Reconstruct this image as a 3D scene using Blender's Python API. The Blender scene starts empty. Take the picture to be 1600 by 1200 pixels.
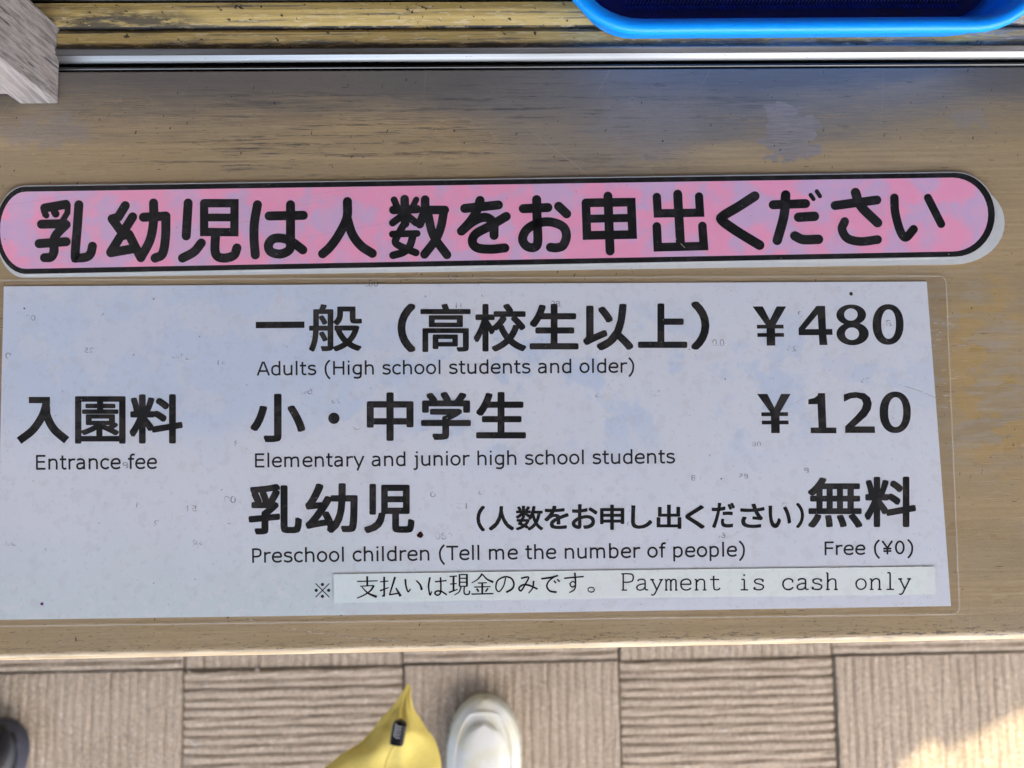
import bpy, bmesh, math, random
from mathutils import Vector, Matrix, Euler
random.seed(7)
S = bpy.context.scene
COL = S.collection
# ------------------------------------------------------------------ camera
CAM_H, FPX, PW, PH = 0.345, 1200.0, 1600.0, 1200.0
ROT = (0.07452, -0.02008, -0.01530)
cam = bpy.data.objects.new('camera', bpy.data.cameras.new('camera'))
COL.objects.link(cam); S.camera = cam
cam.location = (0, 0, CAM_H); cam.rotation_euler = ROT
cam.data.sensor_width = 36; cam.data.lens = 27
cam.data.clip_start = 0.005; cam.data.clip_end = 2000
cam.data.dof.use_dof = True; cam.data.dof.focus_distance = 0.346; cam.data.dof.aperture_fstop = 9.5
RM = Euler(ROT, 'XYZ').to_matrix()
# ------------------------------------------------------------------ sky and sun
SUNV = Vector((0.34, -0.46, 0.82)).normalized()          # towards the sun
elev = math.asin(SUNV.z); azim = math.atan2(SUNV.x, SUNV.y)
w = bpy.data.worlds.new("World"); S.world = w; w.use_nodes = True
nt = w.node_tree; bg = nt.nodes['Background']
sky = nt.nodes.new('ShaderNodeTexSky'); sky.sky_type = 'NISHITA'; sky.sun_disc = False
sky.sun_elevation = elev; sky.sun_rotation = azim; sky.air_density = 1.0; sky.dust_density = 4.0; sky.ozone_density = 0.4
nt.links.new(sky.outputs[0], bg.inputs[0]); bg.inputs[1].default_value = 0.15
sl = bpy.data.lights.new('sun', 'SUN'); sl.energy = 2.0; sl.angle = math.radians(0.4); sl.color = (1, .84, .56)
so = bpy.data.objects.new('sun', sl); COL.objects.link(so)
so.rotation_euler = SUNV.to_track_quat('Z', 'Y').to_euler(); so.location = SUNV*20
S.view_settings.view_transform = 'Standard'; S.view_settings.look = 'None'
S.view_settings.exposure = 2.95; S.view_settings.gamma = 1

FLOOR = -0.745
def U(px, py, z=0.0):
    """photo point -> world point at height z"""
    d = RM @ Vector(((px-PW/2)/FPX, -(py-PH/2)/FPX, -1))
    t = (z-CAM_H)/d.z
    return Vector((d.x*t, d.y*t, z))

# ------------------------------------------------------------------ object helpers
def tag(o, label=None, cat=None, group=None, kind=None):
    if label: o['label'] = label
    if cat: o['category'] = cat
    if group: o['group'] = group
    if kind: o['kind'] = kind
    return o
def empty(name, loc=(0, 0, 0)):
    o = bpy.data.objects.new(name, None); COL.objects.link(o); o.location = loc
    o.empty_display_size = .02
    return o
def link(name, me, mat, parent=None, smooth=False):
    o = bpy.data.objects.new(name, me); COL.objects.link(o)
    if mat and not me.materials: me.materials.append(mat)
    if smooth:
        for p in me.polygons: p.use_smooth = True
    if parent:
        o.parent = parent; o.matrix_parent_inverse = Matrix.Translation(-Vector(parent.location))
    return o
class MB:
    def __init__(s): s.v = []; s.f = []
    def poly(s, pts):
        n = len(s.v); s.v += [tuple(p) for p in pts]; s.f.append(tuple(range(n, n+len(pts))))
    def grid(s, rows, closed=False):
        n = len(s.v); m = len(rows[0])
        for r in rows: s.v += [tuple(p) for p in r]
        for i in range(len(rows)-1):
            for j in range(m if closed else m-1):
                k = (j+1) % m
                s.f.append((n+i*m+j, n+i*m+k, n+(i+1)*m+k, n+(i+1)*m+j))
    def box(s, a, b):
        x0, y0, z0 = a; x1, y1, z1 = b; n = len(s.v)
        s.v += [(x0,y0,z0),(x1,y0,z0),(x1,y1,z0),(x0,y1,z0),(x0,y0,z1),(x1,y0,z1),(x1,y1,z1),(x0,y1,z1)]
        s.f += [tuple(n+i for i in q) for q in ((3,2,1,0),(4,5,6,7),(0,1,5,4),(1,2,6,5),(2,3,7,6),(3,0,4,7))]
    def mesh(s, name):
        me = bpy.data.meshes.new(name); me.from_pydata(s.v, [], s.f); me.update(); return me
    def build(s, name, mat, parent=None, smooth=False): return link(name, s.mesh(name), mat, parent, smooth)
def bevel(o, w_, seg=2):
    m = o.modifiers.new('bevel', 'BEVEL'); m.width = w_; m.segments = seg; m.limit_method = 'ANGLE'; return o

# ------------------------------------------------------------------ material helpers
class NT:
    def __init__(s, name, rough=.5, spec=.5, metal=0.0):
        s.m = bpy.data.materials.new(name); s.m.use_nodes = True
        s.t = s.m.node_tree; s.b = s.t.nodes['Principled BSDF']
        s.b.inputs['Roughness'].default_value = rough; s.b.inputs['Metallic'].default_value = metal
        s.b.inputs['Specular IOR Level'].default_value = spec
        s.co = s.n('ShaderNodeTexCoord').outputs['Object']
    def n(s, t): return s.t.nodes.new(t)
    def set(s, inp, v):
        if isinstance(v, bpy.types.NodeSocket): s.t.links.new(v, inp)
        elif isinstance(v, (tuple, list)) and len(v) == 3 and inp.type == 'RGBA': inp.default_value = (*v, 1)
        else: inp.default_value = v
    def map(s, scale=(1, 1, 1), rot=(0, 0, 0), loc=(0, 0, 0), src=None):
        n = s.n('ShaderNodeMapping'); s.set(n.inputs[0], src or s.co)
        n.inputs['Scale'].default_value = scale; n.inputs['Rotation'].default_value = rot; n.inputs['Location'].default_value = loc
        return n.outputs[0]
    def noise(s, scale=(1, 1, 1), detail=3, rough=.55, rot=(0, 0, 0), loc=(0, 0, 0), dist=0, src=None):
        if not isinstance(scale, tuple): scale = (scale,)*3
        m = s.map((1, 1, 1), rot, loc, src); m = s.map(scale, src=m)
        n = s.n('ShaderNodeTexNoise'); s.set(n.inputs['Vector'], m)
        n.inputs['Scale'].default_value = 1; n.inputs['Detail'].default_value = detail
        n.inputs['Roughness'].default_value = rough; n.inputs['Distortion'].default_value = dist
        return n.outputs[0]
    def voro(s, scale, feature='F1', out='Distance', loc=(0, 0, 0)):
        if not isinstance(scale, tuple): scale = (scale,)*3
        n = s.n('ShaderNodeTexVoronoi'); n.feature = feature; s.set(n.inputs['Vector'], s.map(scale, loc=loc)); n.inputs['Scale'].default_value = 1
        return n.outputs[out]
    def step(s, v, a, b, lo=0.0, hi=1.0):
        n = s.n('ShaderNodeMapRange'); n.interpolation_type = 'SMOOTHSTEP'
        s.set(n.inputs[0], v)
        if a > b: a, b, lo, hi = b, a, hi, lo
        n.inputs[1].default_value = a; n.inputs[2].default_value = b; n.inputs[3].default_value = lo; n.inputs[4].default_value = hi
        return n.outputs[0]
    def math(s, op, a, b=0.0, c=0.0):
        n = s.n('ShaderNodeMath'); n.operation = op; s.set(n.inputs[0], a); s.set(n.inputs[1], b); s.set(n.inputs[2], c); return n.outputs[0]
    def mul(s, a, b): return s.math('MULTIPLY', a, b)
    def add(s, a, b): return s.math('ADD', a, b)
    def mx(s, a, b): return s.math('MAXIMUM', a, b)
    def mix(s, f, a, b, mode='MIX'):
        n = s.n('ShaderNodeMix'); n.data_type = 'RGBA'; n.blend_type = mode
        s.set(n.inputs[0], f); s.set(n.inputs[6], a); s.set(n.inputs[7], b); return n.outputs[2]
    def xyz(s, src=None):
        n = s.n('ShaderNodeSeparateXYZ'); s.set(n.inputs[0], src or s.co); return n.outputs
    def warp(s, amt, scale, src=None):
        n = s.n('ShaderNodeTexNoise'); s.set(n.inputs['Vector'], s.map((scale,)*3)); n.inputs['Scale'].default_value = 1; n.inputs['Detail'].default_value = 4
        v = s.n('ShaderNodeVectorMath'); v.operation = 'MULTIPLY_ADD'
        s.set(v.inputs[0], n.outputs[1]); v.inputs[1].default_value = (amt,)*3; s.set(v.inputs[2], src or s.co)
        return v.outputs[0]
    def blob(s, xy, cx, cy, rx, ry, soft=.25):
        a = s.math('DIVIDE', s.math('SUBTRACT', xy[0], cx), rx); b = s.math('DIVIDE', s.math('SUBTRACT', xy[1], cy), ry)
        d = s.math('SQRT', s.add(s.mul(a, a), s.mul(b, b)))
        return s.step(d, 1+soft, 1-soft)
    def col(s, c): s.set(s.b.inputs['Base Color'], c)
    def rgh(s, c): s.set(s.b.inputs['Roughness'], c)
    def bump(s, h, strength=.3, dist=.001):
        n = s.n('ShaderNodeBump'); s.set(n.inputs['Height'], h); n.inputs['Strength'].default_value = strength; n.inputs['Distance'].default_value = dist
        s.set(s.b.inputs['Normal'], n.outputs[0])

def m_counter():
    m = NT('varnished_counter_wood', .38, .5)
    g1 = m.noise((16, 700, 30), 6, .7); gf = m.noise((90, 1500, 30), 4, .7, loc=(6, 2, 0)); g2 = m.noise((3, 70, 30), 4, .6, loc=(3, 1, 0)); g3 = m.noise((14, 14, 14), 4)
    c = m.mix(m.step(g1, .3, .7), (.325, .232, .130), (.455, .340, .200))
    c = m.mix(m.step(g2, .35, .7), c, (.31, .235, .14))
    c = m.mix(m.mul(m.step(gf, .56, .7), .45), c, (.16, .115, .07))
    c = m.mix(m.mul(m.step(gf, .42, .3), .35), c, (.46, .37, .24))
    c = m.mix(m.mul(m.step(g3, .45, .65), .35), c, (.40, .28, .14))
    x, y, _ = m.xyz()
    rag = m.add(m.mul(m.add(m.noise((7, 40, 10), 5, .65), -.5), .05), m.mul(m.add(m.noise((60, 1100, 10), 4, .7), -.5), .03))
    yr = m.add(y, rag)
    # worn grey zone where the varnish has gone, next to the window track
    zone = m.step(yr, .134, .168)
    c = m.mix(m.mul(zone, .85), c, (.115, .112, .115))
    XR = [x, yr]
    right = m.mul(m.blob(XR, .120, .182, .140, .038, .5), .85)
    c = m.mix(right, c, m.mix(m.step(yr, .150, .170), (.17, .168, .172), (.105, .108, .118)))
    sag = m.mul(m.blob(XR, .045, .148, .055, .028, .4), .6)
    c = m.mix(sag, c, (.19, .175, .165))
    streak = m.mul(m.step(m.noise((14, 420, 20), 6, .75, loc=(1, 2, 0)), .50, .60), m.mx(m.blob(XR, -.07, .136, .14, .009, .7), m.mx(m.mul(m.blob(XR, -.01, .156, .16, .012, .6), .8), m.mul(m.blob(XR, .02, .123, .07, .008, .6), .6))))
    streak = m.mul(streak, m.step(m.noise((70, 800, 20), 4, .75, loc=(3, 1, 0)), .40, .56))
    c = m.mix(m.mul(streak, .85), c, (.05, .054, .065))
    # bare patches
    ws = m.warp(.026, 130); Y = m.xyz(ws)
    p = m.blob(Y, U(1232, 205).x+.013, U(1232, 200).y+.010, .0130, .0145, .05)
    for (a, b, rx, ry) in ((1235, 228, .006, .007), (1010, 205, .024, .014), (1520, 180, .008, .005), (70, 210, .02, .006)):
        q = U(a, b); p = m.mx(p, m.mul(m.blob(Y, q.x+.013, q.y+.013, rx, ry, .3), .5 if a != 1235 else 1))
    c = m.mix(m.mul(p, .85), c, m.mix(m.step(gf, .4, .6), (.20, .185, .185), (.27, .245, .24)))
    # peeled / glue scuffs at the right of the notices
    q = U(1530, 560)
    sc = m.mul(m.blob(Y, q.x+.004, q.y+.01, .03, .045, .5), m.step(m.noise((60, 260, 10), 4), .45, .6))
    c = m.mix(m.mul(sc, .6), c, (.36, .31, .25))
    sc2 = m.mul(m.blob(Y, U(1500, 520).x, U(1500, 520).y, .014, .022, .5), m.step(m.noise((160, 700, 10), 4), .6, .66))
    c = m.mix(m.mul(sc2, .8), c, (.6, .55, .48))
    org = m.mul(m.blob(Y, U(1590, 540).x, U(1590, 540).y, .022, .05, .5), m.step(m.noise((40, 90, 10), 3, loc=(5, 0, 0)), .5, .56))
    c = m.mix(m.mul(org, .6), c, (.42, .27, .09))
    # crisp black scratches, along the grain and slanting
    bl = m.step(m.noise((70, 900, 20), 3, .6, loc=(4, 4, 0)), .69, .71)
    bl2 = m.step(m.noise((620, 260, 20), 2, .5, rot=(0, 0, .35), loc=(2, 7, 0)), .715, .73)
    front = m.mul(m.step(y, -.083, -.0895), m.step(m.noise((130, 700, 20), 4, .7, loc=(7, 0, 0)), .53, .58))
    c = m.mix(m.mul(m.mx(m.mx(bl, bl2), m.mul(front, m.step(x, -.2, .24, .35, 1))), .85), c, (.025, .025, .03))
    dash = m.mul(m.step(m.noise((340, 1300, 20), 3, .6, loc=(8, 8, 0)), .615, .65), m.step(y, -.070, -.088)); c = m.mix(m.mul(dash, .7), c, (.07, .055, .04))
    dash2 = m.step(m.noise((260, 1500, 20), 3, .6, loc=(1, 8, 0)), .66, .69); c = m.mix(m.mul(dash2, .5), c, (.10, .085, .07))
    # fine light scratches in several directions
    li = None
    for k, (r, sc_) in enumerate(((.5, 1), (-.9, 2), (1.25, 3), (.1, 4))):
        t = m.step(m.noise((900, 7, 5), 2, .5, rot=(0, 0, r), loc=(sc_, sc_, 0)), .70, .76)
        li = t if li is None else m.mx(li, t)
    c = m.mix(m.mul(li, .16), c, (.5, .42, .34))
    wh = m.step(m.noise((500, 700, 50), 2, .5, loc=(9, 3, 0)), .775, .79)
    c = m.mix(m.mul(wh, .7), c, (.7, .66, .6))
    # paint rubbed off the nosing
    ed = m.step(m.add(y, m.mul(m.add(m.noise((30, 200, 100), 4), -.5), .005)), -.0885, -.0905)
    c = m.mix(m.mul(ed, .8), c, m.mix(m.step(m.noise((25, 500, 200), 4), .35, .65), (.42, .31, .18), (.66, .53, .36)))
    m.col(c)
    m.rgh(m.step(m.noise((20, 60, 5), 4), .3, .7, .26, .46))
    m.bump(m.add(m.add(m.mul(g1, .6), gf), m.noise((300, 300, 20), 3)), .22, .0004)
    return m.m
yyy = lambda py: U(900, py).y
def m_sill():
    m = NT('scratched_yellow_sill_paint', .6, .3)
    g = m.noise((12, 500, 60), 5, .6); X = m.xyz(); W_ = m.xyz(m.warp(.006, 60))
    c = m.mix(m.step(g, .3, .7), (.38, .27, .075), (.58, .43, .15))
    c = m.mix(m.step(X[1], .198, .205), m.mix(.35, c, (.45, .34, .17)), c)
    grey = m.step(m.add(X[1], m.mul(m.add(m.noise((20, 120, 60), 5, .65), -.5), .014)), .1855, .1825)
    c = m.mix(m.mul(grey, .85), c, (.075, .075, .08))
    rr = m.mul(m.step(X[0], .03, .12), m.step(m.noise((22, 60, 60), 4, .6, loc=(2, 2, 0)), .42, .52))
    rr = m.mul(rr, m.step(m.noise((60, 500, 60), 5, .75, loc=(1, 5, 0)), .40, .55)); c = m.mix(m.mul(rr, .85), c, (.25, .255, .275))
    gr = m.mul(m.math('GREATER_THAN', X[1], yyy(49.5)), m.math('LESS_THAN', X[1], yyy(44))); c = m.mix(m.mul(gr, m.step(m.noise((25, 300, 50), 4, .7), .38, .5, .35, .95)), c, (.05, .055, .065))
    st = m.mul(m.step(m.noise((14, 800, 50), 5, .7, loc=(3, 3, 0)), .55, .60), .9)
    c = m.mix(st, c, (.12, .11, .10))
    c = m.mix(m.mul(m.step(m.noise((110, 900, 60), 4, .7, loc=(1, 9, 0)), .55, .62), .6), c, (.62, .52, .33))
    sp = m.step(m.noise((260, 420, 60), 3, .6, rot=(0, 0, .5)), .655, .67)
    c = m.mix(m.mul(sp, .9), c, (.02, .02, .02))
    lft = m.mul(m.blob(W_, -.165, .1965, .035, .005, .5), m.step(m.noise((70, 400, 60), 5, .7), .35, .55))
    c = m.mix(m.mul(lft, .9), c, (.06, .055, .045))
    wh = m.step(m.noise((160, 500, 60), 3, .6, loc=(8, 1, 0)), .70, .72)
    c = m.mix(m.mul(wh, .6), c, (.6, .55, .5))
    m.col(c); m.rgh(m.step(m.noise((30, 90, 5), 4), .3, .7, .55, .75))
    m.bump(m.noise((120, 500, 120), 4, .7), .35, .0004); return m.m
def m_olive():
    m = NT('olive_inner_ledge', .3); c = m.mix(m.step(m.noise((8, 200, 20), 4), .3, .7), (.17, .13, .02), (.26, .2, .04)); m.col(c); return m.m
def m_alu(name, base=.75, rough=.28):
    m = NT(name, rough, .5, 1.0); g = m.noise((6, 2500, 2500), 3)
    d = m.step(m.noise((300, 700, 700), 3, .6), .70, .73)
    c = m.mix(m.step(g, .3, .7), (base*.8,)*3, (base, base, base*1.02))
    c = m.mix(m.mul(m.step(m.noise((6, 200, 200), 5, .6), .48, .62), .6), c, (.07, .068, .07))
    c = m.mix(m.mul(d, .9), c, (.06, .05, .04)); m.col(c)
    m.rgh(m.step(m.noise((4, 50, 50), 3), .3, .7, rough*.7, rough*1.5)); m.bump(g, .1, .0002); return m.m
def m_flat(name, c, rough=.5, spec=.5, metal=0): 
    m = NT(name, rough, spec, metal); n = m.step(m.noise(90, 4), .3, .7)
    m.col(m.mix(n, tuple(k*.85 for k in c), tuple(min(1, k*1.08) for k in c))); return m.m
def m_weathered():
    m = NT('weathered_grey_wood', .75)
    r = (0, math.radians(0), 0)
    g = m.noise((620, 620, 26), 6, .75, rot=(0.0, -.12, 0)); g2 = m.noise((60, 40, 8), 4, .6)
    c = m.mix(m.step(g, .34, .62), (.13, .115, .11), (.33, .295, .285))
    c = m.mix(m.mul(m.step(g2, .45, .7), .5), c, (.27, .22, .19))
    c = m.mix(m.mul(m.step(m.noise((40, 40, 12), 3, loc=(5, 5, 5)), .62, .72), .5), c, (.2, .1, .05))
    c = m.mix(m.step(m.noise((800, 500, 30), 3, .6), .66, .7), c, (.04, .035, .04))
    m.col(c); m.bump(g, .6, .0008); return m.m
def m_paper(name, base, lav, blue, dirt):
    m = NT(name, .42, .5)
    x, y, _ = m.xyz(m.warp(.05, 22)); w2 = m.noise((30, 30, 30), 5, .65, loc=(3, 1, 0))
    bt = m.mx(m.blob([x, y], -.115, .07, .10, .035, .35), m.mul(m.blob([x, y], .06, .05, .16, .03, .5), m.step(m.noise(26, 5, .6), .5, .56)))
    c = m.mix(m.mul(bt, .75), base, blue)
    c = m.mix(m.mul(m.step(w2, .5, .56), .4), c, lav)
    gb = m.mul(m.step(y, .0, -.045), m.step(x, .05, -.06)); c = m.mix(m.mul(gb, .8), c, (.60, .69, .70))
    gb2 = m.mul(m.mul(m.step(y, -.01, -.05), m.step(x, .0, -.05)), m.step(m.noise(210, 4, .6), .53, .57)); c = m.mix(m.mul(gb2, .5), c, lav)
    c = m.mix(m.mul(m.step(m.noise((420, 420, 9), 3, .7, loc=(3, 8, 0)), .60, .66), .22), c, (.40, .37, .42))
    c = m.mix(m.mul(m.step(m.noise(170, 4, .6), .56, .6), .12), c, dirt)
    s = m.step(m.noise((700, 420, 10), 2, .5, rot=(0, 0, .8)), .755, .775)
    c = m.mix(m.mul(s, .75), c, (.05, .05, .06))
    l = m.mul(m.step(m.noise((420, 5, 5), 2, .5, rot=(0, 0, 1.15), loc=(2, 2, 0)), .72, .78), .25)
    c = m.mix(l, c, (.42, .42, .42))
    st = m.mul(m.step(m.noise((28, 7, 10), 5, .7, loc=(6, 3, 0)), .62, .75), .35)
    c = m.mix(st, c, (.42, .4, .33))
    m.col(c); m.bump(m.noise(60, 3), .1, .0006); return m.m
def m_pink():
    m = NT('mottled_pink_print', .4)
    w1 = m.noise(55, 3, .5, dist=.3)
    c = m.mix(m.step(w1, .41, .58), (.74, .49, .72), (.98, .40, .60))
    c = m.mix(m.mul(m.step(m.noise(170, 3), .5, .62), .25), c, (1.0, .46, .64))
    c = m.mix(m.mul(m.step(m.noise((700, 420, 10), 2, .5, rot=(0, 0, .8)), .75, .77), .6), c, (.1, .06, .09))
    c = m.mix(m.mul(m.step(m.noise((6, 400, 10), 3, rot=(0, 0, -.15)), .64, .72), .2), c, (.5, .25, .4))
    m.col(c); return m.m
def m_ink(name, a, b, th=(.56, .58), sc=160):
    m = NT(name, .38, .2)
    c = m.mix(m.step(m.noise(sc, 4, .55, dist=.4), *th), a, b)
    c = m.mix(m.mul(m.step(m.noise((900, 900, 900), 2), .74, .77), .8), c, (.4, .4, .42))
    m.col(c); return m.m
def m_faint(name, c, alpha, broken=True):
    m = NT(name, .5); t = m.n('ShaderNodeBsdfTransparent'); mx = m.n('ShaderNodeMixShader')
    m.col(c); f = m.mul(m.step(m.noise(260, 3), .42, .6), alpha) if broken else alpha
    m.set(mx.inputs[0], f); m.t.links.new(t.outputs[0], mx.inputs[1]); m.t.links.new(m.b.outputs[0], mx.inputs[2])
    m.t.links.new(mx.outputs[0], m.t.nodes['Material Output'].inputs[0]); return m.m
def m_film():
    m = NT('clear_laminate_film', .5)
    t = m.n('ShaderNodeBsdfTransparent'); g = m.n('ShaderNodeBsdfGlossy'); d = m.n('ShaderNodeBsdfDiffuse'); fr = m.n('ShaderNodeLayerWeight'); fr.inputs[0].default_value = .5
    g.inputs['Roughness'].default_value = .16; d.inputs[0].default_value = (.62, .64, .7, 1)
    b = m.n('ShaderNodeBump'); m.set(b.inputs['Height'], m.noise(45, 3)); b.inputs['Strength'].default_value = .25; b.inputs['Distance'].default_value = .001
    m.t.links.new(b.outputs[0], g.inputs['Normal'])
    a = m.n('ShaderNodeMixShader'); m.set(a.inputs[0], m.math('MULTIPLY_ADD', m.step(m.noise((40, 25, 30), 5), .4, .7), .008, .004)); m.t.links.new(t.outputs[0], a.inputs[1]); m.t.links.new(d.outputs[0], a.inputs[2])
    e = m.n('ShaderNodeMixShader'); m.set(e.inputs[0], m.math('MULTIPLY_ADD', m.math('POWER', fr.outputs[1], 5), .6, .006)); m.t.links.new(a.outputs[0], e.inputs[1]); m.t.links.new(g.outputs[0], e.inputs[2])
    m.t.links.new(e.outputs[0], m.t.nodes['Material Output'].inputs[0]); return m.m
def m_paving():
    m = NT('sandy_ribbed_concrete', .85, .3)
    g = m.noise(420, 5, .75); g2 = m.noise(9, 4); v = m.mix(m.step(m.noise(700, 2), .4, .6), (.25, .25, .25), (.8, .8, .8))
    c = m.mix(m.step(g, .32, .68), (.115, .09, .062), (.46, .38, .295))
    c = m.mix(m.mul(m.step(g2, .4, .7), .3), c, (.36, .30, .24))
    c = m.mix(.3, c, v, 'SOFT_LIGHT')
    c = m.mix(m.mul(m.step(m.voro(110, loc=(3, 3, 3)), .16, .1), .7), c, (.62, .58, .55))
    c = m.mix(m.mul(m.step(m.noise(60, 5, .7, loc=(4, 4, 4)), .58, .68), .45), c, (.13, .115, .09))
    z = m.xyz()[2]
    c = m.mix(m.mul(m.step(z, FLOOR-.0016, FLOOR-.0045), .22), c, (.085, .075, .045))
    m.col(c); m.bump(m.noise(380, 5, .8), 1.0, .0035); return m.m
def m_ground():
    m = NT('dark_bedding_mortar', .95, .2); g = m.noise(300, 5, .7)
    m.col(m.mix(m.step(g, .35, .65), (.10, .09, .065), (.22, .185, .14))); m.bump(g, .8, .003); return m.m
def m_plastic():
    m = NT('blue_translucent_plastic', .42, .4)
    m.col((.0, .30, 1.0)); m.b.inputs['Subsurface Weight'].default_value = .35
    m.b.inputs['Subsurface Radius'].default_value = (.05, .4, 1.0); m.b.inputs['Subsurface Scale'].default_value = .012
    m.b.inputs['Coat Weight'].default_value = .1; m.b.inputs['Coat Roughness'].default_value = .12
    return m.m
def m_cloth():
    m = NT('yellow_cloth', .8, .25); a = m.noise((1800, 300, 300), 2); b = m.noise((300, 1800, 300), 2); l = m.noise(22, 4)
    c = m.mix(m.step(l, .35, .65), (.47, .375, .085), (.57, .465, .12)); c = m.mix(m.mul(m.step(m.add(a, b), .85, 1.15), .25), c, (.38, .27, .04))
    m.col(c); m.b.inputs['Sheen Weight'].default_value = .2; m.bump(m.add(m.add(a, b), m.mul(l, 2)), .35, .0007); return m.m
def m_shoe():
    m = NT('white_leather', .65, .3); l = m.noise(35, 4)
    c = m.mix(m.step(l, .4, .65), (.50, .52, .51), (.47, .47, .38)); c = m.mix(m.mul(m.step(m.noise(120, 4, .7), .6, .7), .3), c, (.5, .48, .38))
    m.col(c); m.bump(m.noise(300, 3), .15, .0006); return m.m
M = dict(counter=m_counter(), sill=m_sill(), olive=m_olive(), alu=m_alu('scuffed_aluminium', .2, .36), darkalu=m_alu('grimy_aluminium', .12, .35),
    post=m_weathered(), white=m_paper('white_sheet', (.71, .735, .795), (.73, .73, .775), (.56, .65, .80), (.45, .42, .42)),
    under=m_paper('old_white_underlay', (.55, .56, .56), (.6, .6, .58), (.5, .53, .55), (.4, .38, .33)),
    strip=m_paper('pale_strip_paper', (.70, .74, .70), (.70, .70, .70), (.64, .72, .70), (.45, .45, .42)),
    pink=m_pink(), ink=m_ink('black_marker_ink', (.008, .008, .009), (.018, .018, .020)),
    print_=m_ink('black_toner_print', (.010, .010, .011), (.028, .025, .023), (.5, .54), 110),
    thin=m_ink('thin_black_print', (.012, .012, .016), (.02, .02, .026)),
    film=m_film(), faint=m_faint('faint_transferred_ink', (.16, .13, .24), .42), scr=m_faint('hairline_scratch', (.6, .55, .45), .7),
    paving=m_paving(), ground=m_ground(), plastic=m_plastic(), mat=m_flat('navy_rubber', (.005, .018, .22), .45, .4), nub=m_flat('blue_rubber_nubs', (.012, .07, .60), .3, .5),
    cloth=m_cloth(), black=m_flat('black_plastic', (.003, .003, .003), .35, .25), greyline=m_flat('pale_grey_print', (.45, .45, .5), .4),
    shoe=m_shoe(), sole=m_flat('cream_rubber_sole', (.36, .36, .29), .6), bshoe=m_flat('black_rubber_shoe', (.006, .006, .008), .4, .3), bsole=m_flat('grey_rubber_welt', (.035, .038, .055), .3),
    shade_roof=m_flat('brown_stained_boards', (.10, .085, .07), .7), wall=m_flat('kiosk_wall_boards', (.25, .2, .14), .7),
    blood=m_flat('dark_red_drop', (.035, .004, .006), .2), purple=m_flat('purple_ink_dot', (.12, .01, .16), .4), yellowline=m_flat('yellow_thread', (.5, .36, .08), .8),
    edge=m_faint('film_edge', (.62, .58, .52), .5, False), speck=m_flat('dark_grit', (.02, .018, .016), .6))

# ================================================================== the setting: ground, paving, kiosk
g = MB(); g.poly([(-60, -60, FLOOR-.012), (60, -60, FLOOR-.012), (60, 60, FLOOR-.012), (-60, 60, FLOOR-.012)])
ground = tag(g.build('ground', M['ground']), 'bare ground and mortar joints under the ribbed paving', kind='structure')
pav = tag(empty('pavement', (0, 0, FLOOR)), 'ribbed concrete paving slabs laid in turned checks', kind='structure')
def slab_mesh(nm, turned):
    N, L = 24, .2978; rows = []; prof = []
    p = L/N; kd = .8 if turned else .5
    rr_ = random.Random(11+turned); rn = [rr_.uniform(.55, 1.15) for _ in range(N)]
    for i in range(N):
        a = -L/2+i*p; d = .0030 if i % 2 else .0048
        prof += [(a, -d*kd*rn[i] if i else -.009), (a+p*.15, -.0020*kd*rn[i]), (a+p*.36, 0), (a+p*.66, 0), (a+p*.87, -.0020*kd)]
    prof.append((L/2, -.009)); prof = [(-L/2, -.03)]+prof+[(L/2, -.03)]
    NS = 10; rnd = random.Random(3)
    ph = [rnd.uniform(0, 6) for _ in prof]
    for k in range(NS+1):
        t = -L/2+L*k/NS; row = []
        for j, (a, z) in enumerate(prof):
            zz = z+(.0006*math.sin(k*1.9+ph[j]) if 1 < j < len(prof)-2 else 0); aa = a+(.0004*math.sin(k*2.7+ph[j]*2) if 1 < j < len(prof)-2 else 0)
            if k in (0, NS) and z > -.02: zz -= .0012
            row.append((aa, t, zz) if not turned else (t, aa, zz))
        rows.append(row)
    m = MB(); m.grid(rows)
    for k in (0, NS):
        e = rows[k]; m.grid([e, [(q[0], q[1], -.03) for q in e]])
    me = m.mesh(nm); bm = bmesh.new(); bm.from_mesh(me); bmesh.ops.remove_doubles(bm, verts=bm.verts, dist=1e-6); bmesh.ops.recalc_face_normals(bm, faces=bm.faces); bm.to_mesh(me); bm.free()
    if me.polygons[len(me.polygons)//2].normal.z < 0: me.flip_normals()
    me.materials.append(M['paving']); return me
# slab coordinates are slab-local, so the depth rule in the paving colour is moved to world height by the material mapping below
nodes = M['paving'].node_tree
for n_ in nodes.nodes:
    if n_.type == 'TEX_COORD': tc = n_
geo = nodes.nodes.new('ShaderNodeNewGeometry')
for l_ in list(nodes.links):
    if l_.from_node == tc: nodes.links.new(geo.outputs['Position'], l_.to_socket)
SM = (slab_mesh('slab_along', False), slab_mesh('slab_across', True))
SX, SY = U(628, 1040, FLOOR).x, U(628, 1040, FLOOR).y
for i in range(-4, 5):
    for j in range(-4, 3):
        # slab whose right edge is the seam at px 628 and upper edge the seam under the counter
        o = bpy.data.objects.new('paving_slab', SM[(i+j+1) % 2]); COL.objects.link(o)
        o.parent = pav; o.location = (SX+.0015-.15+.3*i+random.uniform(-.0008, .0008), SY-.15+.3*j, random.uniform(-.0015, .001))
        o.rotation_euler = (0, 0, random.uniform(-.003, .003))
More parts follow.
